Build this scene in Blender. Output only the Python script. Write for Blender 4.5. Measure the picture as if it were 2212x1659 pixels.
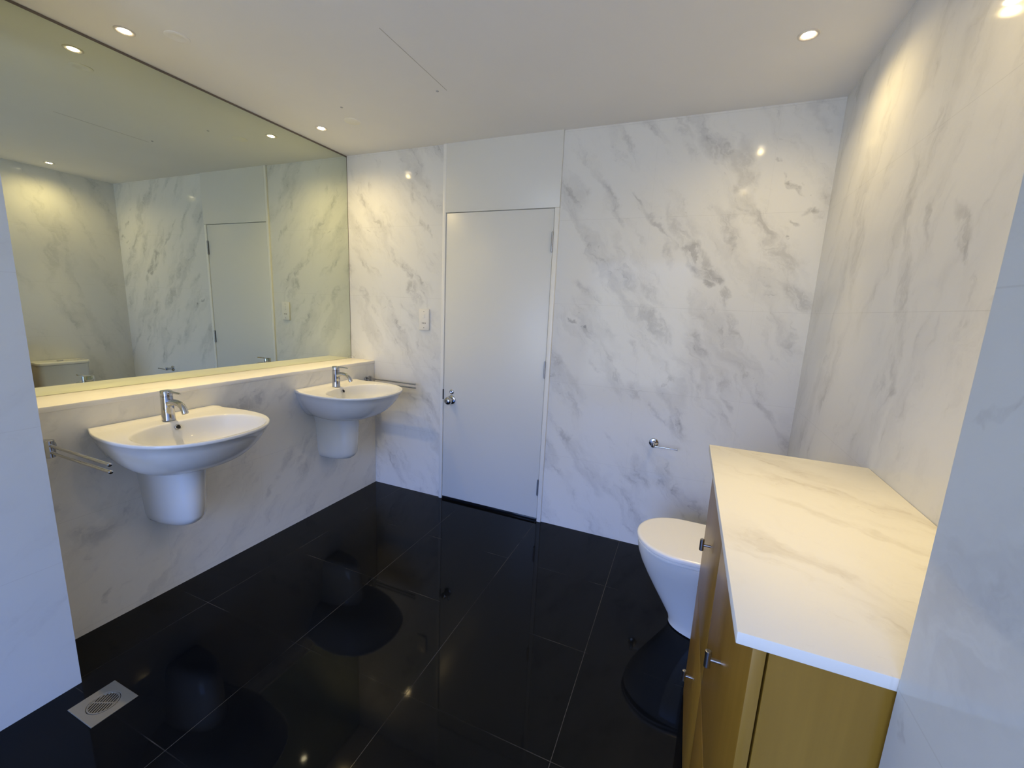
import bpy, bmesh, math, random
from mathutils import Matrix, Vector
C = bpy.context.scene
for o in list(bpy.data.objects): bpy.data.objects.remove(o)
COL = C.collection
PI = math.pi

# ------------------------------------------------------------------ camera
cd = bpy.data.cameras.new('camera'); cam = bpy.data.objects.new('camera', cd); COL.objects.link(cam)
cd.sensor_width = 36.0; cd.sensor_fit = 'HORIZONTAL'; cd.lens = 908.417 * 36.0 / 2212.0
cd.clip_start = 0.02
Rt = ((0.92152564, -0.37249711, -0.10971056), (0.38571302, 0.91072032, 0.14769548), (0.0448995, -0.17842196, 0.98292911))
m = Matrix.Identity(4)
for i in range(3):
    m[i][0] = Rt[i][0]; m[i][1] = Rt[i][2]; m[i][2] = -Rt[i][1]
m[0][3], m[1][3], m[2][3] = 2.145995, -2.499907, 1.397208
cam.matrix_world = m
C.camera = cam

# ------------------------------------------------------------------ exposure and sky
C.view_settings.view_transform = 'Standard'; C.view_settings.look = 'None'
C.view_settings.gamma = 1.0; C.view_settings.use_curve_mapping = False
C.view_settings.exposure = 0.17
C.cycles.use_denoising = True
C.cycles.max_bounces = 14; C.cycles.diffuse_bounces = 8; C.cycles.glossy_bounces = 6
C.cycles.sample_clamp_indirect = 6.0

SKY_STRENGTH = 10.0
w = bpy.data.worlds.new('world'); C.world = w; w.use_nodes = True
nt = w.node_tree; nt.nodes.clear()
tc = nt.nodes.new('ShaderNodeTexCoord'); sp = nt.nodes.new('ShaderNodeSeparateXYZ')
mr = nt.nodes.new('ShaderNodeMapRange'); mr.inputs[1].default_value = -0.25; mr.inputs[2].default_value = 0.45
rp = nt.nodes.new('ShaderNodeValToRGB')
rp.color_ramp.elements[0].position = 0.0; rp.color_ramp.elements[0].color = (0.37, 0.40, 0.43, 1)
rp.color_ramp.elements[1].position = 1.0; rp.color_ramp.elements[1].color = (0.26, 0.57, 1.75, 1)
e = rp.color_ramp.elements.new(0.42); e.color = (0.29, 0.345, 0.42, 1)
bg = nt.nodes.new('ShaderNodeBackground'); bg.inputs[1].default_value = SKY_STRENGTH
ow = nt.nodes.new('ShaderNodeOutputWorld')
nt.links.new(tc.outputs['Generated'], sp.inputs[0]); nt.links.new(sp.outputs[2], mr.inputs[0])
nt.links.new(mr.outputs[0], rp.inputs[0]); nt.links.new(rp.outputs[0], bg.inputs[0]); nt.links.new(bg.outputs[0], ow.inputs[0])

# room dimensions (metres): x right along the back wall, y into the room (back wall y=0), z up
H = 2.4; W = 2.692; NLX = 0.27; NLY = -1.876; NRX = 2.43; NRY = -1.905; REAR = -4.7; MX = -0.22
DL, DR, DZ = 0.586, 1.377, 1.981
LZ = 0.962
WIN = (0.52, 2.18, 0.15, 2.25)

# portal: tells the renderer where the daylight enters
pl = bpy.data.lights.new('window_daylight', 'AREA'); pl.shape = 'RECTANGLE'
pl.size = WIN[1] - WIN[0]; pl.size_y = WIN[3] - WIN[2]; pl.cycles.is_portal = True
po = bpy.data.objects.new('window_daylight', pl); COL.objects.link(po)
po.location = ((WIN[0] + WIN[1]) / 2, REAR - 0.02, (WIN[2] + WIN[3]) / 2); po.rotation_euler = (PI / 2, 0, 0)

# ------------------------------------------------------------------ material helpers
def mat(name, color, rough=0.5, metal=0.0, spec=0.5, emis=None, es=0.0, coat=0.0):
    mt = bpy.data.materials.new(name); mt.use_nodes = True
    b = mt.node_tree.nodes['Principled BSDF']
    b.inputs['Base Color'].default_value = (*color, 1); b.inputs['Roughness'].default_value = rough
    b.inputs['Metallic'].default_value = metal; b.inputs['Specular IOR Level'].default_value = spec
    b.inputs['Coat Weight'].default_value = coat
    if emis: b.inputs['Emission Color'].default_value = (*emis, 1); b.inputs['Emission Strength'].default_value = es
    return mt

class NB:
    """small node-building helper"""
    def __init__(s, mt): s.t = mt.node_tree; s.b = s.t.nodes['Principled BSDF']
    def n(s, k, **kw):
        x = s.t.nodes.new(k)
        for a, v in kw.items(): setattr(x, a, v)
        return x
    def put(s, sock, v):
        if isinstance(v, bpy.types.NodeSocket): s.t.links.new(v, sock)
        elif v is not None: sock.default_value = v
    def math(s, op, a, b=None, clamp=False):
        x = s.n('ShaderNodeMath', operation=op, use_clamp=clamp); s.put(x.inputs[0], a)
        if b is not None: s.put(x.inputs[1], b)
        return x.outputs[0]
    def rng(s, v, a, b, c=0.0, d=1.0, smooth=True):
        x = s.n('ShaderNodeMapRange', interpolation_type='SMOOTHSTEP' if smooth else 'LINEAR')
        s.put(x.inputs[0], v)
        for i, q in enumerate((a, b, c, d)): x.inputs[i + 1].default_value = q
        return x.outputs[0]
    def vm(s, op, a, b=None):
        x = s.n('ShaderNodeVectorMath', operation=op); s.put(x.inputs[0], a)
        if b is not None: s.put(x.inputs[1], b)
        return x
    def noise(s, v, scale, detail=4, rough=0.5, dist=0.0, col=False):
        x = s.n('ShaderNodeTexNoise'); s.put(x.inputs['Vector'], v); x.inputs['Scale'].default_value = scale
        x.inputs['Detail'].default_value = detail; x.inputs['Roughness'].default_value = rough; x.inputs['Distortion'].default_value = dist
        return x.outputs['Color'] if col else x.outputs['Fac']
    def mapping(s, v, loc=(0, 0, 0), rot=(0, 0, 0), scale=(1, 1, 1), kind='POINT'):
        x = s.n('ShaderNodeMapping', vector_type=kind); s.put(x.inputs[0], v)
        x.inputs[1].default_value = loc; x.inputs[2].default_value = rot; x.inputs[3].default_value = scale
        return x.outputs[0]
    def mixc(s, f, a, b):
        x = s.n('ShaderNodeMix', data_type='RGBA'); s.put(x.inputs[0], f)
        for i, q in ((6, a), (7, b)):
            if isinstance(q, tuple): x.inputs[i].default_value = (*q, 1)
            else: s.put(x.inputs[i], q)
        return x.outputs[2]

def marble(name, axes, angle, blobs=(), base=(0.76, 0.76, 0.75), vein=(0.36, 0.36, 0.37), cloud=0.5, seed=0.0,
           su=None, sv=None, rough=0.095, fleck=0.8):
    """polished white marble: soft grey clouds and broken streaks along one direction, and named patches.
       axes picks which object axes span the slab; blobs = (u, v, half length, half width, angle, strength)"""
    mt = mat(name, base, rough, 0, 0.17); q = NB(mt)
    tcn = q.n('ShaderNodeTexCoord'); s3 = q.n('ShaderNodeSeparateXYZ'); q.put(s3.inputs[0], tcn.outputs['Object'])
    cb = q.n('ShaderNodeCombineXYZ'); q.put(cb.inputs[0], s3.outputs[axes[0]]); q.put(cb.inputs[1], s3.outputs[axes[1]])
    p = cb.outputs[0]
    wn = q.noise(q.mapping(p, (seed, 3.1, 0)), 7.0, 4, 0.6, col=True)
    wv = q.vm('SCALE', q.vm('SUBTRACT', wn, (0.5, 0.5, 0.5)).outputs[0]); wv.inputs['Scale'].default_value = 0.16
    pw = q.vm('ADD', p, wv.outputs[0]).outputs[0]
    # local frame along the vein direction
    r = q.mapping(pw, (seed * 1.7, seed, 0), (0, 0, -angle), (1, 1, 1))
    cl = q.noise(q.mapping(r, scale=(1.0, 3.4, 1)), 2.0, 5, 0.55, 0.3)
    clm = q.rng(cl, 0.46, 0.74)
    st = q.noise(q.mapping(r, (5, 2, 0), scale=(1.0, 2.6, 1)), 7.5, 6, 0.62, 0.5)
    stm = q.math('MULTIPLY', q.rng(st, 0.52, 0.68), q.rng(cl, 0.40, 0.66))
    fl = q.noise(q.mapping(r, (1, 9, 0), scale=(1.0, 2.0, 1)), 22.0, 5, 0.6, 0.3)
    flm = q.math('MULTIPLY', q.rng(fl, 0.63, 0.74), q.rng(cl, 0.38, 0.60))
    tot = q.math('ADD', q.math('MULTIPLY', clm, 0.52 * cloud), q.math('MULTIPLY', stm, 0.50 * cloud))
    tot = q.math('ADD', tot, q.math('MULTIPLY', flm, 0.35 * fleck * cloud))
    if blobs:
        edge = q.noise(q.mapping(r, (7, 4, 0), scale=(1, 1.9, 1)), 11.0, 6, 0.62, 0.6)
        edge = q.rng(edge, 0.36, 0.60, 0.15, 1.0)
        acc = None
        for (u, v, a, b_, an, sg) in blobs:
            e_ = q.vm('LENGTH', q.mapping(pw, (u, v, 0), (0, 0, math.radians(an)), (a, b_, 1), 'TEXTURE')).outputs['Value']
            g = q.rng(e_, 1.25, 0.35, 0.0, sg * .8)
            acc = g if acc is None else q.math('MAXIMUM', acc, g)
        tot = q.math('ADD', tot, q.math('MULTIPLY', acc, edge))
    col = q.mixc(q.math('MINIMUM', tot, 0.95), base, vein)
    # faint slab-to-slab joints
    for per, off, ax in ((su[0], su[1], 0) if su else (0, 0, 0), (sv[0], sv[1], 1) if sv else (0, 0, 0)):
        if per:
            sx = q.n('ShaderNodeSeparateXYZ'); q.put(sx.inputs[0], p)
            d = q.math('PINGPONG', q.math('SUBTRACT', sx.outputs[ax], off - 20 * per), per / 2)
            k = q.rng(d, 0.0006, 0.0014, 0.20 if ax else 0.09, 0.0)
            col = q.mixc(k, col, (0.40, 0.39, 0.37))
    q.put(q.b.inputs['Base Color'], col)
    return mt

D = math.radians
back_blobs = [
 (2.03, 1.86, .16, .035, -58, .45), (2.13, 1.73, .11, .05, -45, .85), (2.19, 1.66, .10, .055, -38, .9), (2.25, 1.60, .05, .03, -40, .9),
 (2.31, 1.53, .04, .02, -60, .6), (2.20, 1.59, .035, .014, -40, .9), (1.93, 1.88, .10, .02, -50, .6), (2.00, 1.72, .08, .025, -65, .5),
 (2.33, 2.10, .18, .045, -75, .4), (2.44, 1.85, .12, .035, -48, .55), (2.53, 1.71, .15, .06, -50, .5), (2.64, 1.50, .12, .05, -35, .6),
 (2.50, 2.09, .022, .008, -50, 1.0), (2.535, 2.03, .05, .014, -52, 1.0), (2.46, 2.15, .02, .010, -30, .8), (2.61, 1.93, .03, .016, -10, .9),
 (2.57, 2.03, .008, .006, 0, .9), (2.60, 2.0, .007, .006, 0, .9), (2.55, 1.87, .02, .012, -40, .6), (2.53, 1.81, .012, .010, 20, .8),
 (2.16, 2.26, .09, .06, -40, .35), (1.76, 1.70, .16, .03, -68, .35), (1.82, 1.56, .09, .035, -55, .45), (1.93, 1.52, .12, .035, -50, .4),
 (1.60, 1.50, .10, .03, -40, .35), (1.94, 1.37, .15, .055, -42, .6), (2.03, 1.30, .08, .03, -50, .5), (2.19, 1.25, .10, .035, -55, .4),
 (1.50, 1.345, .020, .010, -30, .8), (1.56, 1.315, .010, .006, 0, .8), (1.59, 1.305, .012, .007, -30, .9), (1.86, 1.20, .08, .02, -55, .4),
 (1.90, .94, .07, .05, -60, .5), (2.15, .77, .09, .045, -50, .6), (2.12, .83, .03, .02, -30, .5), (2.38, .94, .07, .016, -58, .5),
 (2.06, 1.02, .03, .006, 35, .6), (2.10, .43, .03, .022, -60, .6), (2.17, .425, .010, .008, 0, .5), (2.57, .94, .10, .03, -50, .4),
 (2.24, .99, .05, .03, -80, .35), (1.72, 1.93, .10, .02, -60, .35), (1.81, 2.02, .05, .012, -55, .5), (2.30, 1.75, .06, .03, -70, .25),
 (.42, 1.92, .05, .022, -60, .7), (.47, 1.89, .05, .014, -70, .8), (.30, 1.62, .10, .03, -60, .7), (.34, 1.50, .07, .035, -40, .7),
 (.38, 1.42, .07, .03, -50, .5), (.20, 1.70, .06, .02, -60, .4), (-.10, 1.68, .05, .014, -60, .5), (.02, 1.62, .05, .02, -50, .5),
 (-.08, 1.42, .09, .03, -70, .5), (.02, 1.34, .05, .025, -40, .5), (.10, 1.36, .02, .006, 40, .5), (.22, 1.27, .014, .008, 0, .7),
 (-.02, 2.18, .05, .015, -70, .5), (.34, 2.08, .06, .02, -60, .35), (-.04, 1.92, .04, .006, -30, .5), (.30, 1.10, .12, .04, -40, .3)]
M = {}
M['marble_back'] = marble('marble_back_wall', (0, 2), D(-55), back_blobs, cloud=.70, fleck=1.3, seed=2.3, su=(.55, .79), sv=(.478, 0))
M['marble_right'] = marble('marble_right_wall', (1, 2), D(-68), [
 (-1.19, 1.60, .09, .03, 60, .6), (-1.22, 1.55, .05, .02, 60, .7), (-1.02, 1.66, .05, .018, 70, .5), (-.96, 1.48, .16, .04, 70, .45),
 (-.93, 1.22, .04, .012, 80, .5), (-.99, 1.26, .09, .03, 70, .35), (-.90, 1.70, .25, .03, 75, .35), (-1.3, 1.9, .12, .04, 70, .4), (-.5, 1.7, .3, .05, 80, .35)],
 cloud=.48, rough=.05, seed=6.1, su=(.478, -.95), sv=(.478, 0))
M['marble_left'] = marble('marble_left_wall', (1, 2), D(48), [(-1.02, .80, .09, .07, 45, .6), (-.93, .86, .05, .05, 30, .6), (-.78, .84, .06, .05, 45, .5), (-.95, .90, .02, .012, 0, .6),
 (-.80, .42, .14, .03, 50, .35), (-.65, .46, .12, .02, 55, .4), (-1.68, .42, .08, .04, -30, .4), (-.9, .3, .05, .02, 50, .4), (-1.65, .12, .04, .01, 50, .5)],
 base=(0.82, 0.80, 0.74), cloud=.5, seed=9.7, su=(.478, -.95), sv=(.478, .025))
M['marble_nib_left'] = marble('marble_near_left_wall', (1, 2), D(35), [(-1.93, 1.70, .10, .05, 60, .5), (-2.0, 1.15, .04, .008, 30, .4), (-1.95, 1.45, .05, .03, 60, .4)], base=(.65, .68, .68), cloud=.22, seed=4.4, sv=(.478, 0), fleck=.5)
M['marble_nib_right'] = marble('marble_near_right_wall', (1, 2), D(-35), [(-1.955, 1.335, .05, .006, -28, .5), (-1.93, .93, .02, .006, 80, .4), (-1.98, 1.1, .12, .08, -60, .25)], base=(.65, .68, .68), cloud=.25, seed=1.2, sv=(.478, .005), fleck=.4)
M['marble_shelf'] = marble('marble_ledge', (1, 0), D(8), base=(.84, .82, .78), vein=(.56, .50, .44), cloud=.45, seed=3.3, rough=.30)
M['marble_counter'] = marble('marble_counter', (0, 1), D(-33), [(.28, .45, .2, .022, -30, .35), (.36, .30, .1, .014, -35, .35), (.15, .82, .03, .01, -20, .4)], base=(.82, .80, .74), vein=(.50, .45, .37), cloud=.62, fleck=1.6, seed=8.5, rough=.42)

# floor: polished black granite tiles, thin pale joints
mt = mat('black_granite_tiles', (.003, .0034, .004), .045, 0, .15); q = NB(mt)
tcn = q.n('ShaderNodeTexCoord'); s3 = q.n('ShaderNodeSeparateXYZ'); q.put(s3.inputs[0], tcn.outputs['Object'])
dx = q.math('PINGPONG', q.math('SUBTRACT', s3.outputs[0], .245 - 11), .275)
dy = q.math('PINGPONG', q.math('SUBTRACT', s3.outputs[1], -.012 - 9.42), .2355)
nz = q.noise(tcn.outputs['Object'], 3.0, 3)
jx = q.math('MULTIPLY', q.rng(dx, .0006, .0012, 1, 0), q.rng(nz, .40, .62, .2, 1.0))
jy = q.math('MULTIPLY', q.rng(dy, .0007, .0018, 1, 0), q.rng(nz, .47, .70, .04, .8))
j = q.math('MAXIMUM', jx, jy)
q.put(q.b.inputs['Base Color'], q.mixc(j, (.003, .0034, .004), (.075, .07, .062)))
q.put(q.b.inputs['Roughness'], q.math('ADD', q.math('MULTIPLY', j, .5), q.math('ADD', .03, q.math('MULTIPLY', q.noise(tcn.outputs['Object'], 9, 4), .03))))
M['floor'] = mt

mt = mat('ceiling_paint', (.80, .78, .76), .75, 0, .3); q = NB(mt)
tcn = q.n('ShaderNodeTexCoord'); n1 = q.noise(tcn.outputs['Object'], 2.2, 4)
q.put(q.b.inputs['Base Color'], q.mixc(q.rng(n1, .3, .7), (.86, .85, .84), (.88, .87, .86)))
M['ceiling'] = mt
M['paint'] = mat('white_gloss_door_paint', (.73, .73, .71), .32, 0, .5)
M['trimp'] = mat('white_trim_paint', (.84, .83, .80), .35, 0, .5)
M['mirror'] = mat('silvered_mirror_glass', (.66, .71, .61), .0, 1.0)
M['dark'] = mat('dark_sealant', (.17, .14, .11), .5)
M['seal'] = mat('black_gap', (.008, .008, .008), .6)
M['blackstone'] = mat('black_threshold_stone', (.008, .01, .014), .12)
M['ceramic'] = mat('glazed_white_ceramic', (.71, .71, .69), .06, 0, .5)
M['lid'] = mat('white_plastic_seat', (.86, .85, .82), .22)
M['chrome'] = mat('polished_chrome', (.56, .56, .57), .07, 1.0)
M['nickel'] = mat('brushed_nickel', (.45, .43, .40), .28, 1.0)
M['steel'] = mat('dull_steel', (.42, .42, .44), .35, 1.0)
M['drainm'] = mat('aged_floor_waste_metal', (.24, .22, .165), .48, .45)
M['plastic'] = mat('white_plastic', (.80, .78, .74), .35)
M['greyprint'] = mat('grey_print', (.16, .15, .13), .5)
M['plate'] = mat('off_white_cover_plate', (.90, .88, .80), .5)
M['lamp'] = mat('lit_halogen_lamp', (1, .9, .8), .4, emis=(1.0, .80, .55), es=45.0)
M['bezel'] = mat('white_lamp_bezel', (.75, .70, .62), .35)
mt = mat('honey_maple_laminate', (.40, .25, .09), .34, 0, .5); q = NB(mt)
tcn = q.n('ShaderNodeTexCoord')
g1 = q.noise(q.mapping(tcn.outputs['Object'], scale=(9, 9, .7)), 3.0, 6, .6, .5)
q.put(q.b.inputs['Base Color'], q.mixc(q.rng(g1, .3, .7), (.33, .18, .024), (.28, .15, .018)))
M['wood'] = mt

# ------------------------------------------------------------------ mesh helpers
def bx(bm, x0, x1, y0, y1, z0, z1, bev=0.0, seg=2):
    r = bmesh.ops.create_cube(bm, size=1.0); vs = r['verts']
    bmesh.ops.scale(bm, vec=(abs(x1 - x0), abs(y1 - y0), abs(z1 - z0)), verts=vs)
    bmesh.ops.translate(bm, vec=((x0 + x1) / 2, (y0 + y1) / 2, (z0 + z1) / 2), verts=vs)
    if bev:
        es = list({e for v in vs for e in v.link_edges})
        bmesh.ops.bevel(bm, geom=es, offset=bev, segments=seg, affect='EDGES', profile=.5)
def box(x0, x1, y0, y1, z0, z1, bev=0.0, seg=2):
    bm = bmesh.new(); bx(bm, x0, x1, y0, y1, z0, z1, bev, seg); return bm
def ring(c, u, v, r, n): return [c + u * (math.cos(2 * PI * i / n) * r) + v * (math.sin(2 * PI * i / n) * r) for i in range(n)]
def loft(bm, loops, cap0=True, cap1=True):
    L = [[bm.verts.new(p) for p in lp] for lp in loops]; n = len(L[0])
    for a, b in zip(L, L[1:]):
        for i in range(n):
            try: bm.faces.new((a[i], a[(i + 1) % n], b[(i + 1) % n], b[i]))
            except ValueError: pass
    if cap0: bm.faces.new(list(reversed(L[0])))
    if cap1: bm.faces.new(L[-1])
    return L
def frame_of(d):
    d = Vector(d).normalized(); a = Vector((0, 0, 1)) if abs(d.z) < .9 else Vector((1, 0, 0))
    u = d.cross(a).normalized(); return u, d.cross(u).normalized()
def lathe(bm, origin, axis, prof, n=28):
    """prof = list of (distance along axis, radius)"""
    o = Vector(origin); a = Vector(axis).normalized(); u, v = frame_of(a)
    loft(bm, [ring(o + a * h, u, v, max(r, 1e-5), n) for h, r in prof])
def tube(bm, pts, r, n=14):
    pts = [Vector(p) for p in pts]; loops = []; u = None
    for i, p in enumerate(pts):
        d = (pts[min(i + 1, len(pts) - 1)] - pts[max(i - 1, 0)]).normalized()
        if u is None: u, _ = frame_of(d)
        u = (u - d * u.dot(d)).normalized(); v = d.cross(u)
        rr = r[i] if isinstance(r, (list, tuple)) else r
        loops.append(ring(p, u, v, rr, n))
    loft(bm, loops)
def obj(name, bm, material, parent=None, smooth=True, label=None, angle=35):
    bmesh.ops.recalc_face_normals(bm, faces=bm.faces)
    me = bpy.data.meshes.new(name); bm.to_mesh(me); bm.free()
    o = bpy.data.objects.new(name, me); COL.objects.link(o)
    me.materials.append(material)
    if smooth:
        for p_ in me.polygons: p_.use_smooth = True
        ca = math.cos(math.radians(angle))
        bm2 = bmesh.new(); bm2.from_mesh(me)
        for e_ in bm2.edges:
            if len(e_.link_faces) == 2 and e_.link_faces[0].normal.dot(e_.link_faces[1].normal) < ca: e_.smooth = False
        bm2.to_mesh(me); bm2.free()
    if parent: o.parent = parent
    if label: o['label'] = label
    return o
def thing(name, label, cat, loc, group=None):
    o = bpy.data.objects.new(name, None); COL.objects.link(o); o.location = loc; o.empty_display_size = .05
    o['label'] = label; o['category'] = cat
    if group: o['group'] = group
    return o
def tag(o, label, cat, group=None):
    o['label'] = label; o['category'] = cat
    if group: o['group'] = group
    return o
def struct(name, bm, material, label, cat, smooth=False):
    o = obj(name, bm, material, None, smooth); o['kind'] = 'structure'; o['label'] = label; o['category'] = cat; return o
def dup(root, loc, label):
    r = root.copy(); COL.objects.link(r); r.location = loc; r['label'] = label
    for ch in list(root.children):
        c = ch.copy(); COL.objects.link(c); c.parent = r
        for g in list(ch.children):
            d = g.copy(); COL.objects.link(d); d.parent = c
            if d.type == 'LIGHT': pass
    return r

# ------------------------------------------------------------------ the room
struct('floor', box(-.5, 2.95, REAR - .1, .12, -.12, 0), M['floor'], 'polished black granite tiled floor with thin pale joints', 'floor')
struct('ceiling', box(-.5, 2.95, REAR - .1, .12, H, H + .1), M['ceiling'], 'smooth white painted ceiling', 'ceiling')
bm = bmesh.new()
bx(bm, -.42, DL, 0, .1, 0, H); bx(bm, DR, 2.85, 0, .1, 0, H)
struct('wall_back', bm, M['marble_back'], 'back wall of polished white marble with grey veins, either side of the white door', 'wall')
bm = bmesh.new(); bx(bm, -.40, 0, NLY, 0, 0, LZ - .022); bx(bm, -.40, MX - .012, NLY, 0, LZ - .022, H)
struct('wall_left', bm, M['marble_left'], 'marble wall behind the two basins and the big mirror', 'wall')
struct('wall_right', box(W, 2.85, NRY, 0, 0, H), M['marble_right'], 'marble wall behind the toilet and above the cabinet', 'wall')
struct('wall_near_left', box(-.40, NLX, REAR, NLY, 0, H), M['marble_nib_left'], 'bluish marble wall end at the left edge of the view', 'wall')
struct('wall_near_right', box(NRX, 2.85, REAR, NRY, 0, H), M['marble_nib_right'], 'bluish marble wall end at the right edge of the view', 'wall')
bm = bmesh.new(); a, b, c, d = WIN
bx(bm, -.4, a, REAR - .1, REAR, 0, H); bx(bm, b, 2.85, REAR - .1, REAR, 0, H); bx(bm, a, b, REAR - .1, REAR, 0, c); bx(bm, a, b, REAR - .1, REAR, d, H)
struct('wall_rear', bm, M['ceiling'], 'wall with the window behind the viewer', 'wall')
bm = bmesh.new()
for s in ((a, b, c, c + .04), (a, b, d - .04, d), (a, a + .04, c, d), (b - .04, b, c, d), ((a + b) / 2 - .02, (a + b) / 2 + .02, c, d)):
    bx(bm, s[0], s[1], REAR - .08, REAR - .03, s[2], s[3])
struct('window_1', bm, M['trimp'], 'white framed window behind the viewer letting in blue daylight', 'window')

# door, its full-height frame and overhead panel
LX0, LX1 = .612, 1.346
struct('trim_1', box(DL, LX0 - .002, -.014, .06, 0, H, .003), M['trimp'], 'white full-height door jamb on the knob side', 'door frame', True)
struct('trim_2', box(LX1 + .003, DR, -.014, .06, 0, DZ + .003, .003), M['trimp'], 'white door jamb on the hinge side', 'door frame', True)
struct('trim_3', box(LX0 - .002, DR, -.014, .06, DZ + .0035, H, .0015), M['paint'], 'plain white panel above the door up to the ceiling', 'panel', True)
struct('trim_4', box(DL, DR, .061, .1, 0, H), M['paint'], 'backing of the door opening', 'door frame')
struct('trim_5', box(LX0 - .001, LX1 + .001, -.006, .06, 0, .018, .002), M['blackstone'], 'black stone threshold under the white door', 'threshold', True)
door = struct('door_1', box(LX0 + .0015, LX1, -.008, .030, .021, DZ, .0015), M['paint'], 'plain white door with a chrome knob', 'door', True)
for z0, z1 in ((1.735, 1.848), (.972, 1.075), (.187, .292)):
    bm = bmesh.new(); n = 5; hh = (z1 - z0) / n
    for k in range(n): lathe(bm, (LX1 - .001, -.015, z0 + hh * k + .0008), (0, 0, 1), [(0, .0058), (hh - .0016, .0058)], 14)
    lathe(bm, (LX1 - .001, -.015, z0 - .004), (0, 0, 1), [(0, .003), (z1 - z0 + .008, .003)], 10)
    bx(bm, LX1 - .010, LX1, -.0092, -.0078, z0, z1)
    obj('hinge', bm, M['steel'], door, label='steel butt hinge')
bm = bmesh.new()
lathe(bm, (.678, -.008, .748), (0, -1, 0), [(0, .032), (.004, .032), (.007, .028), (.010, .014), (.026, .012), (.031, .020), (.038, .0265), (.047, .0285), (.056, .0265), (.063, .021), (.067, .012), (.068, 0)], 36)
kn = obj('door_knob', bm, M['chrome'], door, label='round chrome knob', angle=60)
bm = bmesh.new(); lathe(bm, (.678, -.008, .803), (0, -1, 0), [(0, .017), (.003, .017), (.006, .014), (.007, .010), (.005, .006), (.005, 0)], 28)
bx(bm, .6775 - .0025, .6775 + .0025, -.022, -.012, .796, .810, .001)
obj('turn_latch', bm, M['chrome'], door, label='small round chrome privacy latch')
obj('strike_plate', box(LX0 - .0035, LX0 + .0012, -.0152, -.004, .745, .815), M['seal'], door, label='dark strike plate slit')

# ------------------------------------------------------------------ ledge and mirror
ld = obj('marble_ledge', box(MX - .010, .004, NLY + .001, -.001, LZ - .0215, LZ, .002), M['marble_shelf'])
tag(ld, 'long pale marble ledge running below the big mirror above both basins', 'ledge')
mi = thing('wall_mirror', 'huge frameless wall mirror standing on the marble ledge', 'mirror', (MX, -.94, LZ))
obj('mirror_glass', box(-.0095, 0, NLY + .94 + .001, .94 - .004, .0012, H - LZ - .011), M['mirror'], mi, False)
bm = bmesh.new(); bx(bm, -.0095, .0006, NLY + .94 + .001, .94 - .001, H - LZ - .0108, H - LZ - .001); bx(bm, -.0095, .0006, .94 - .0038, .94 - .001, .0012, H - LZ - .011)
obj('edge_seal', bm, M['dark'], mi, False, label='thin dark sealant line along top and right edge')

# ------------------------------------------------------------------ downlights
def downlight(loc, label, energy, cone):
    t = thing('ceiling_downlight', label, 'ceiling light', loc, 'recessed ceiling downlights')
    bm = bmesh.new(); n = 36; u, v = Vector((1, 0, 0)), Vector((0, 1, 0))
    loft(bm, [ring(Vector((0, 0, z)), u, v, r, n) for z, r in ((-.0003, .034), (-.003, .0335), (-.004, .031), (-.003, .026), (-.0006, .020))], False, False)
    loft(bm, [ring(Vector((0, 0, z)), u, v, r, n) for z, r in ((-.0003, .034), (-.0006, .020))], False, False)
    obj('bezel', bm, M['bezel'], t)
    bm = bmesh.new(); lathe(bm, (0, 0, -.0008), (0, 0, -1), [(0, .0185), (.0012, .0185), (.0016, .016), (.0018, 0)], 32)
    lp = obj('lamp', bm, M['lamp'], t)
    ld_ = bpy.data.lights.new('beam', 'SPOT'); ld_.energy = energy; ld_.color = BEAM; ld_.spot_size = math.radians(cone); ld_.spot_blend = 1.0
    ld_.shadow_soft_size = .012
    lo = bpy.data.objects.new('beam', ld_); COL.objects.link(lo); lo.parent = t; lo.location = (0, 0, -.028)
    sp_ = bpy.data.lights.new('spill', 'SPOT'); sp_.energy = energy * SPILL; sp_.color = BEAM; sp_.spot_size = math.radians(165); sp_.spot_blend = 1.0
    sp_.shadow_soft_size = .012
    so = bpy.data.objects.new('spill', sp_); COL.objects.link(so); so.parent = t; so.location = (0, 0, -.028)
    return t
BEAM = (1.0, .75, .335); SPILL = .38; LE = 42.0; RE = 31.0
l1 = downlight((-.030, -1.375, H), 'lit ceiling downlight over the nearer basin, leftmost in the room', LE, 52)
downlight((-.008, -.425, H), 'lit ceiling downlight over the far basin beside the mirror top', LE, 52)
downlight((2.425, -.545, H), 'lit ceiling downlight at upper right, above the toilet', RE, 44)
downlight((2.43, -1.45, H), 'lit ceiling downlight above the cabinet top, out of direct view', RE, 44)
# small fittings of the ceiling
bm = bmesh.new(); lathe(bm, (0, 0, 0), (0, 0, -1), [(0, .045), (.0015, .045), (.003, .041), (.003, 0)], 40)
o = obj('ceiling_cover_plate', bm, M['plate']); o.location = (.251, -.448, H); tag(o, 'flat pale round cover plate on the ceiling beside the far downlight', 'cover plate', 'round ceiling cover plates')
bm = bmesh.new(); lathe(bm, (0, 0, 0), (0, 0, -1), [(0, .042), (.0015, .042), (.003, .038), (.003, .024), (.001, .020), (.001, 0)], 40)
o = obj('ceiling_cover_plate', bm, M['ceiling']); o.location = (.134, -1.281, H); tag(o, 'pale ring-shaped cover plate on the ceiling beside the nearer downlight', 'cover plate', 'round ceiling cover plates')
o = obj('ceiling_joint', box(-.0022, .0022, -.24, .24, -.0012, 0), M['nickel'], None, False); o.location = (.961, -.829, H)
bpy.data.objects.remove(o)
bm = bmesh.new(); bx(bm, .9595, .9625, -1.067, -.591, H - .0008, H - .0001)
struct('trim_6', bm, mat('grey_joint_line', (.52, .50, .47), .6), 'thin joint line of an access panel across the ceiling', 'ceiling joint')  # plain grey strip for the access panel's hairline joint
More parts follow.
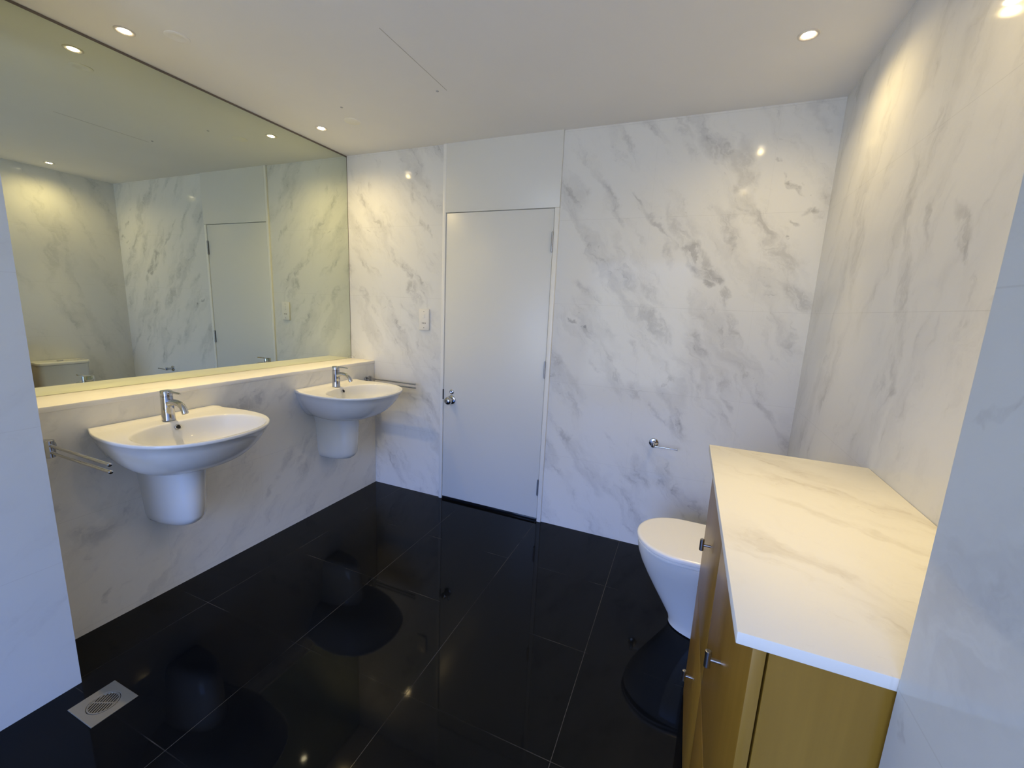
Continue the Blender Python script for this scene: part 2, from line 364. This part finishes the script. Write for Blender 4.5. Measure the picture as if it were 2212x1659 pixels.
for x, y, lb in ((.913, -.597, 'tiny dark screw cap on the ceiling beside the end of the thin joint line'), (.323, -.602, 'tiny dark screw cap on the ceiling near the pale round cover plate')):
    bm = bmesh.new(); lathe(bm, (0, 0, 0), (0, 0, -1), [(0, .007), (.002, .006), (.003, .003), (.003, 0)], 18)
    o = obj('screw_cap', bm, M['steel']); o.location = (x, y, H); tag(o, lb, 'screw cap', 'ceiling screw caps')

# ------------------------------------------------------------------ wash basins
def smooth01(a, b, x): t = max(0, min(1, (x - a) / (b - a))); return t * t * (3 - 2 * t)
PTS = [(0, .240), (.05, .256), (.11, .268), (.18, .275), (.25, .275), (.32, .266), (.38, .247), (.43, .218), (.475, .175), (.508, .120), (.525, .060), (.530, 0)]
def outline():
    half = []
    for i in range(len(PTS) - 1):                     # Catmull-Rom through the measured rim
        p = [Vector((*PTS[max(i - 1, 0)], 0)), Vector((*PTS[i], 0)), Vector((*PTS[i + 1], 0)), None]
        p[3] = Vector((PTS[i + 2][0], PTS[i + 2][1], 0)) if i + 2 < len(PTS) else Vector((PTS[-2][0], -PTS[-2][1], 0))
        for k in range(3):
            t = k / 3
            half.append(.5 * ((2 * p[1]) + (p[2] - p[0]) * t + (2 * p[0] - 5 * p[1] + 4 * p[2] - p[3]) * t * t + (3 * p[1] - p[0] - 3 * p[2] + p[3]) * t ** 3))
    full = [Vector((v.x, -v.y, 0)) for v in half] + [Vector((PTS[-1][0], 0, 0))] + [Vector((v.x, v.y, 0)) for v in reversed(half)]
    nb = 15
    full += [Vector((0, .240 - .480 * k / (nb + 1), 0)) for k in range(1, nb + 1)]
    return full
OUT = outline()
CX = .318
def inner(p, a=.186, b=.232, e=2.35, c=CX):
    d = p - Vector((c, 0, 0)); th = math.atan2(d.y / b, d.x / a)
    cx_, sy = math.cos(th), math.sin(th)
    k = (abs(cx_) ** e + abs(sy) ** e) ** (-1 / e)
    return Vector((c + a * k * cx_, b * k * sy, 0))
INN = [inner(p) for p in OUT]
BOT = [Vector((max(0, .12 + (p.x - .12) * .32), p.y * .40, 0)) if p.x > .001 else Vector((0, p.y * .42, 0)) for p in OUT]
def basin(loc, label):
    t = thing('wash_basin', label, 'wash basin', loc, 'wall-hung wash basins under the mirror')
    bm = bmesh.new(); loops = []
    dep = .182
    for k in range(0, 15):
        s = k / 14 * PI / 2; f = k / 14; z = -dep + (dep - .014) * f ** 2.7
        loops.append([(b_.lerp(o_, f * .985)) + Vector((0, 0, z)) for b_, o_ in zip(BOT, OUT)])
    cc = Vector((.25, 0, 0))
    def sc(p, k): return Vector((p.x if p.x < .001 else cc.x + (p.x - cc.x) * k, p.y * k, 0))
    def dz(p): return .006 * (1 - smooth01(.028, .055, p.x))
    for k, z in ((.995, -.013), (1.0, -.008), (.998, -.003), (.992, -.0005), (.985, 0)):
        loops.append([sc(p, k) + Vector((0, 0, z + (dz(p) if z > -.005 else 0))) for p in OUT])
    for f in (.12, .25, .38, .5, .62, .74, .86, .94):
        lp = []
        for o_, i_ in zip(OUT, INN):
            p = sc(o_, .985).lerp(i_, f); lp.append(p + Vector((0, 0, dz(p) - .003 * f)))
        loops.append(lp)
    dr = Vector((.27, 0, 0))
    for s_, z in ((1.0, -.004), (.985, -.008), (.97, -.014), (.95, -.025), (.92, -.042), (.88, -.062), (.81, -.084), (.70, -.103), (.56, -.117), (.40, -.126), (.24, -.131), (.10, -.133)):
        loops.append([dr.lerp(i_, s_) + Vector((0, 0, z)) for i_ in INN])
    loft(bm, loops, True, True)
    obj('bowl', bm, M['ceramic'], t, angle=60)
    # half pedestal (trap cover)
    bm = bmesh.new(); loops = []
    def ped(z, hw, xf):
        lp = []
        for k in range(33):
            th = -PI / 2 + PI * k / 32
            lp.append(Vector((max(0.0, (xf + .035) * abs(math.cos(th)) ** .8), .92 * hw * (1 if math.sin(th) >= 0 else -1) * abs(math.sin(th)) ** .95, z)))
        return lp
    for z, hw, xf in ((-.478, .046, .09), (-.475, .062, .125), (-.466, .076, .157), (-.450, .086, .180), (-.425, .0935, .197), (-.35, .0985, .205), (-.28, .104, .207), (-.21, .112, .212), (-.17, .122, .22)):
        loops.append(ped(z, hw, xf))
    loft(bm, loops)
    obj('half_pedestal', bm, M['ceramic'], t, angle=60)
    # overflow: ring and dark hole on the back slope of the bowl
    bm = bmesh.new(); o_ = Vector((.1425, 0, -.0265)); ax = Vector((.93, 0, .36))
    lathe(bm, o_, ax, [(-.002, .0125), (.003, .0125), (.0042, .011), (.004, .0088), (.001, .0082)], 28)
    of = obj('overflow', bm, M['chrome'], t)
    bm = bmesh.new(); lathe(bm, o_, ax, [(.0018, .0078), (.0024, .0078)], 24); obj('overflow_hole', bm, M['seal'], of)
    bm = bmesh.new(); lathe(bm, (.27, 0, -.1345), (0, 0, 1), [(0, .033), (.003, .033), (.005, .028), (.003, .022), (.006, .018), (.007, 0)], 32)
    obj('drain', bm, M['chrome'], t, label='chrome bowl waste')
    return t
BZ = .847
b1 = basin((.0, -1.420, BZ), 'white wall-hung wash basin with half pedestal, the nearer one at left')
dup(b1, (.0, -.462, BZ), 'white wall-hung wash basin with half pedestal, the farther one beside the door wall')

def tap(loc, label):
    t = thing('mixer_tap', label, 'tap', loc, 'mixer taps on the basins')
    bm = bmesh.new(); lathe(bm, (0, 0, 0), (0, 0, 1), [(0, .0245), (.002, .0255), (.005, .0245), (.045, .0235), (.106, .0225), (.107, .0205), (.1095, .0205)], 36)
    obj('body', bm, M['chrome'], t)
    bm = bmesh.new(); pts = [Vector((.012, 0, .075))]
    pts += [Vector((.040, 0, .0845)), Vector((.060, 0, .086)), Vector((.086, 0, .083)), Vector((.102, 0, .075)), Vector((.113, 0, .063)), Vector((.121, 0, .045))]
    tube(bm, pts, [.0155, .0135, .0128, .0125, .0125, .0125, .0125], 20)
    spt = obj('spout', bm, M['chrome'], t, angle=60)
    bm = bmesh.new(); lathe(bm, (.1208, 0, .0455), (.447, 0, -.894), [(0, .0105), (.0012, .0102)], 20); obj('aerator', bm, M['steel'], spt)
    bm = bmesh.new(); lathe(bm, (0, 0, .1095), (0, 0, 1), [(0, .0205), (.001, .0225), (.020, .0222), (.0225, .0205), (.0235, 0)], 36)
    cap = obj('lever_cap', bm, M['chrome'], t)
    bm = bmesh.new(); tube(bm, [(.015, 0, .127), (.05, 0, .1285), (.094, 0, .1275), (.097, 0, .127)], [.0052, .0048, .0045, .0038], 12); obj('lever', bm, M['chrome'], cap)
    return t
t1 = tap((.090, -1.424, BZ - .001), 'chrome single-lever mixer tap on the nearer basin')
dup(t1, (.090, -.466, BZ - .001), 'chrome single-lever mixer tap on the farther basin')

# ------------------------------------------------------------------ twin towel rails
def rail(loc, label, length):
    t = thing('towel_rail', label, 'towel rail', loc, 'twin-arm towel rails on the basin wall')
    bm = bmesh.new(); lathe(bm, (.0005, 0, 0), (1, 0, 0), [(0, .030), (.007, .030), (.010, .027), (.011, .014), (.030, .014)], 32)
    obj('mount', bm, M['chrome'], t)
    bm = bmesh.new(); lathe(bm, (.036, 0, -.033), (0, 0, 1), [(0, .013), (.002, .0155), (.064, .0155), (.066, .013)], 24)
    obj('hub', bm, M['chrome'], t)
    for z in (.013, -.013):
        bm = bmesh.new(); tube(bm, [(.040, 0, z), (.2, 0, z), (length, 0, z)], .0055, 16)
        ar = obj('arm', bm, M['chrome'], t)
        bm = bmesh.new(); lathe(bm, (length - .001, 0, z), (1, 0, 0), [(0, .0066), (.006, .0066), (.0075, .004), (.0075, 0)], 18); obj('end_cap', bm, M['chrome'], ar)
    return t
r1 = rail((0, -1.785, .813), 'chrome twin-arm towel rail beside the nearer basin at left', .425)
dup(r1, (0, -.082, .826), 'chrome twin-arm towel rail beside the farther basin along the door wall')

# ------------------------------------------------------------------ socket on the back wall
so_ = thing('shaver_socket', 'white vertical shaver socket on the marble between mirror and door', 'power socket', (.446, 0, 1.288))
obj('plate', box(-.041, .041, -.013, 0, -.073, .073, .004), M['plastic'], so_)
obj('rocker_switch', box(-.010, .010, -.0155, -.012, .012, .040, .002), M['plastic'], so_)
for x in (-.012, 0, .012): obj('socket_hole', box(x - .003, x + .003, -.0138, -.0125, -.027, -.020), M['greyprint'], so_, False)
for z in (.055, -.055):
    bm = bmesh.new(); lathe(bm, (0, -.0125, z), (0, -1, 0), [(0, .0035), (.0015, .003), (.0015, 0)], 14); obj('screw', bm, M['nickel'], so_)

# ------------------------------------------------------------------ toilet paper holder
tp = thing('paper_holder', 'empty chrome toilet paper holder on the back wall above the toilet', 'toilet paper holder', (2.032, 0, .663))
bm = bmesh.new(); lathe(bm, (0, -.0005, 0), (0, -1, 0), [(0, .026), (.005, .026), (.007, .023), (.008, .011), (.05, .010)], 32); obj('mount', bm, M['chrome'], tp)
bm = bmesh.new(); lathe(bm, (0, -.056, -.012), (0, 0, 1), [(0, .010), (.002, .011), (.024, .011), (.026, .009)], 24); obj('hub', bm, M['chrome'], tp)
bm = bmesh.new(); tube(bm, [(.006, -.056, -.006), (.07, -.056, -.006), (.128, -.056, -.006)], .0042, 12); lathe(bm, (.127, -.056, -.006), (1, 0, 0), [(0, .0058), (.006, .0058)], 14); obj('arm', bm, M['chrome'], tp)

# ------------------------------------------------------------------ toilet
TY = -.595
to = thing('toilet', 'white close-coupled toilet with closed lid between cabinet and back wall', 'toilet', (2.36, TY, 0))
def egg(x0, x1, hw, z, n=48, e=2.0, wide=.42):
    """pointed towards -x; widest at fraction 'wide' from the front"""
    xm = x0 + (x1 - x0) * wide; lp = []
    for i in range(n):
        th = 2 * PI * i / n; c, s = math.cos(th), math.sin(th)
        if c < 0: x = xm + (xm - x0) * c; y = hw * (1 if s >= 0 else -1) * abs(s)
        else:
            x = xm + (x1 - xm) * abs(c) ** .55; y = hw * (1 if s >= 0 else -1) * abs(s) ** .6
        lp.append(Vector((x - 2.36, y, z)))
    return lp
bm = bmesh.new()
loft(bm, [egg(2.215, 2.62, .098, 0), egg(2.205, 2.62, .102, .006), egg(2.206, 2.62, .100, .02), egg(2.196, 2.62, .100, .05), egg(2.165, 2.62, .104, .10), egg(2.125, 2.63, .116, .165), egg(2.088, 2.64, .135, .23),
          egg(2.058, 2.65, .156, .29), egg(2.042, 2.66, .172, .335), egg(2.036, 2.665, .179, .368), egg(2.037, 2.665, .180, .378), egg(2.042, 2.66, .176, .382)])
obj('bowl', bm, M['ceramic'], to, angle=50)
bm = bmesh.new(); loft(bm, [egg(2.040, 2.47, .176, .3835), egg(2.034, 2.475, .181, .386), egg(2.033, 2.475, .182, .392), egg(2.038, 2.47, .178, .3965)]); obj('seat', bm, M['lid'], to, angle=50)
bm = bmesh.new(); loft(bm, [egg(2.036, 2.475, .180, .399), egg(2.030, 2.48, .186, .402), egg(2.029, 2.48, .187, .414), egg(2.033, 2.478, .184, .419), egg(2.045, 2.47, .175, .421)]); obj('lid', bm, M['lid'], to, angle=50)
def rrect(x0, x1, hw, z, r=.045, bulge=.012):
    lp = []
    for i in range(13): lp.append((x0 + (1 - math.cos(PI / 2 * i / 12)) * r, -hw + (1 - math.sin(PI / 2 * i / 12)) * r))
    lp = [(x1, -hw), *[(x0 + r - r * math.sin(PI / 2 * i / 8), -hw + r - r * math.cos(PI / 2 * i / 8)) for i in range(9)]]
    fr = [(x0 - bulge * math.sin(PI * (i + 1) / 10), (-hw + r) + (2 * hw - 2 * r) * (i + 1) / 10) for i in range(9)]
    lp += fr + [(x, -y) for x, y in reversed(lp)]
    return [Vector((x - 2.36, y, z)) for x, y in lp]
bm = bmesh.new(); loft(bm, [rrect(2.535, 2.684, .155, .383), rrect(2.522, 2.684, .166, .395), rrect(2.510, 2.684, .172, .50), rrect(2.504, 2.684, .175, .718)]); tk = obj('tank', bm, M['ceramic'], to, angle=50)
bm = bmesh.new(); loft(bm, [rrect(2.500, 2.686, .178, .7195), rrect(2.494, 2.687, .181, .724), rrect(2.494, 2.687, .181, .740), rrect(2.500, 2.685, .177, .746)]); obj('tank_lid', bm, M['ceramic'], tk, angle=50)
bm = bmesh.new(); lathe(bm, (2.585 - 2.36, 0, .7455), (0, 0, 1), [(0, .022), (.004, .022), (.006, .018), (.006, 0)], 28); obj('flush_button', bm, M['chrome'], tk)

# ------------------------------------------------------------------ cabinet and its counter
CX0, CY0, CY1, CZ = 2.277, -1.893, -.976, .952
cb = thing('vanity_cabinet', 'honey-coloured wooden cabinet with four doors under the marble counter at right', 'cabinet', (2.49, (CY0 + CY1) / 2, 0))
ox, oy = 2.49, (CY0 + CY1) / 2
obj('body', box(2.297 - ox, W - .002 - ox, CY0 - oy, CY1 - oy, 0.001, CZ, .0008), M['wood'], cb, False)
ym = (CY0 + CY1) / 2
for (y0, y1) in ((CY0, ym - .0015), (ym + .0015, CY1)):
    for (z0, z1) in ((.012, .4475), (.4525, CZ - .003)):
        dd = obj('door', box(CX0 - ox, CX0 + .017 - ox, y0 - oy, y1 - oy, z0, z1, .001), M['wood'], cb, True)
        hy = (y0 + y1) / 2 - oy; hz = .725 if z0 > .4 else .27
        bm = bmesh.new(); tube(bm, [(CX0 + .001 - ox, hy, hz), (CX0 - .020 - ox, hy, hz)], .0040, 12)
        tube(bm, [(CX0 - .0235 - ox, hy, hz - .0185), (CX0 - .0235 - ox, hy, hz - .017), (CX0 - .0235 - ox, hy, hz + .017), (CX0 - .0235 - ox, hy, hz + .0185)], [.0045, .0062, .0062, .0045], 14)
        obj('handle', bm, M['nickel'], dd, label='small T-shaped brushed metal handle')
bm = box(2.254 - 2.254, W - .001 - 2.254, -1.901 + 1.901, -.973 + 1.901, .0005, .0195, .0015)
ct = obj('countertop', bm, M['marble_counter']); ct.location = (2.254, -1.901, CZ); tag(ct, 'pale veined marble counter slab lying on the wooden cabinet', 'countertop')

# ------------------------------------------------------------------ floor waste
fd = thing('floor_drain', 'square tarnished metal floor drain beside the left wall end', 'floor drain', (.438, -1.888, 0))
bm = bmesh.new(); n = 48; lo, li = [], []
for i in range(n):
    th = 2 * PI * i / n; c, s = math.cos(th), math.sin(th); k = 1 / max(abs(c), abs(s))
    lo.append(Vector((.072 * c * k, .064 * s * k, 0))); li.append(Vector((.044 * c, .044 * s, 0)))
loft(bm, [[p + Vector((0, 0, .0003)) for p in lo], [p + Vector((0, 0, .0025)) for p in lo], [p * .985 + Vector((0, 0, .0035)) for p in lo], [p * 1.03 + Vector((0, 0, .0035)) for p in li], [p + Vector((0, 0, .0025)) for p in li], [p + Vector((0, 0, .0004)) for p in li]], False, False)
obj('frame_plate', bm, M['drainm'], fd)
bm = bmesh.new(); lathe(bm, (0, 0, .0003), (0, 0, 1), [(0, .043), (.0002, .043)], 40); obj('sump', bm, M['seal'], fd)
bm = bmesh.new()
loft(bm, [ring(Vector((0, 0, z)), Vector((1, 0, 0)), Vector((0, 1, 0)), r, 48) for z, r in ((.0004, .0425), (.0036, .0425), (.0038, .039), (.0008, .038))], False, False)
for k in range(-4, 5):
    y = k * .0086; L = math.sqrt(max(0, .040 ** 2 - y * y))
    if L > .008:
        vs0 = len(bm.verts); bx(bm, -L, L, y - .0021, y + .0021, .0018, .0034, .0005, 1)
bx(bm, -.0018, .0018, -.038, .038, .0018, .0033)
bmesh.ops.rotate(bm, cent=(0, 0, 0), matrix=Matrix.Rotation(D(115), 3, 'Z'), verts=bm.verts)
obj('grate', bm, M['drainm'], fd)
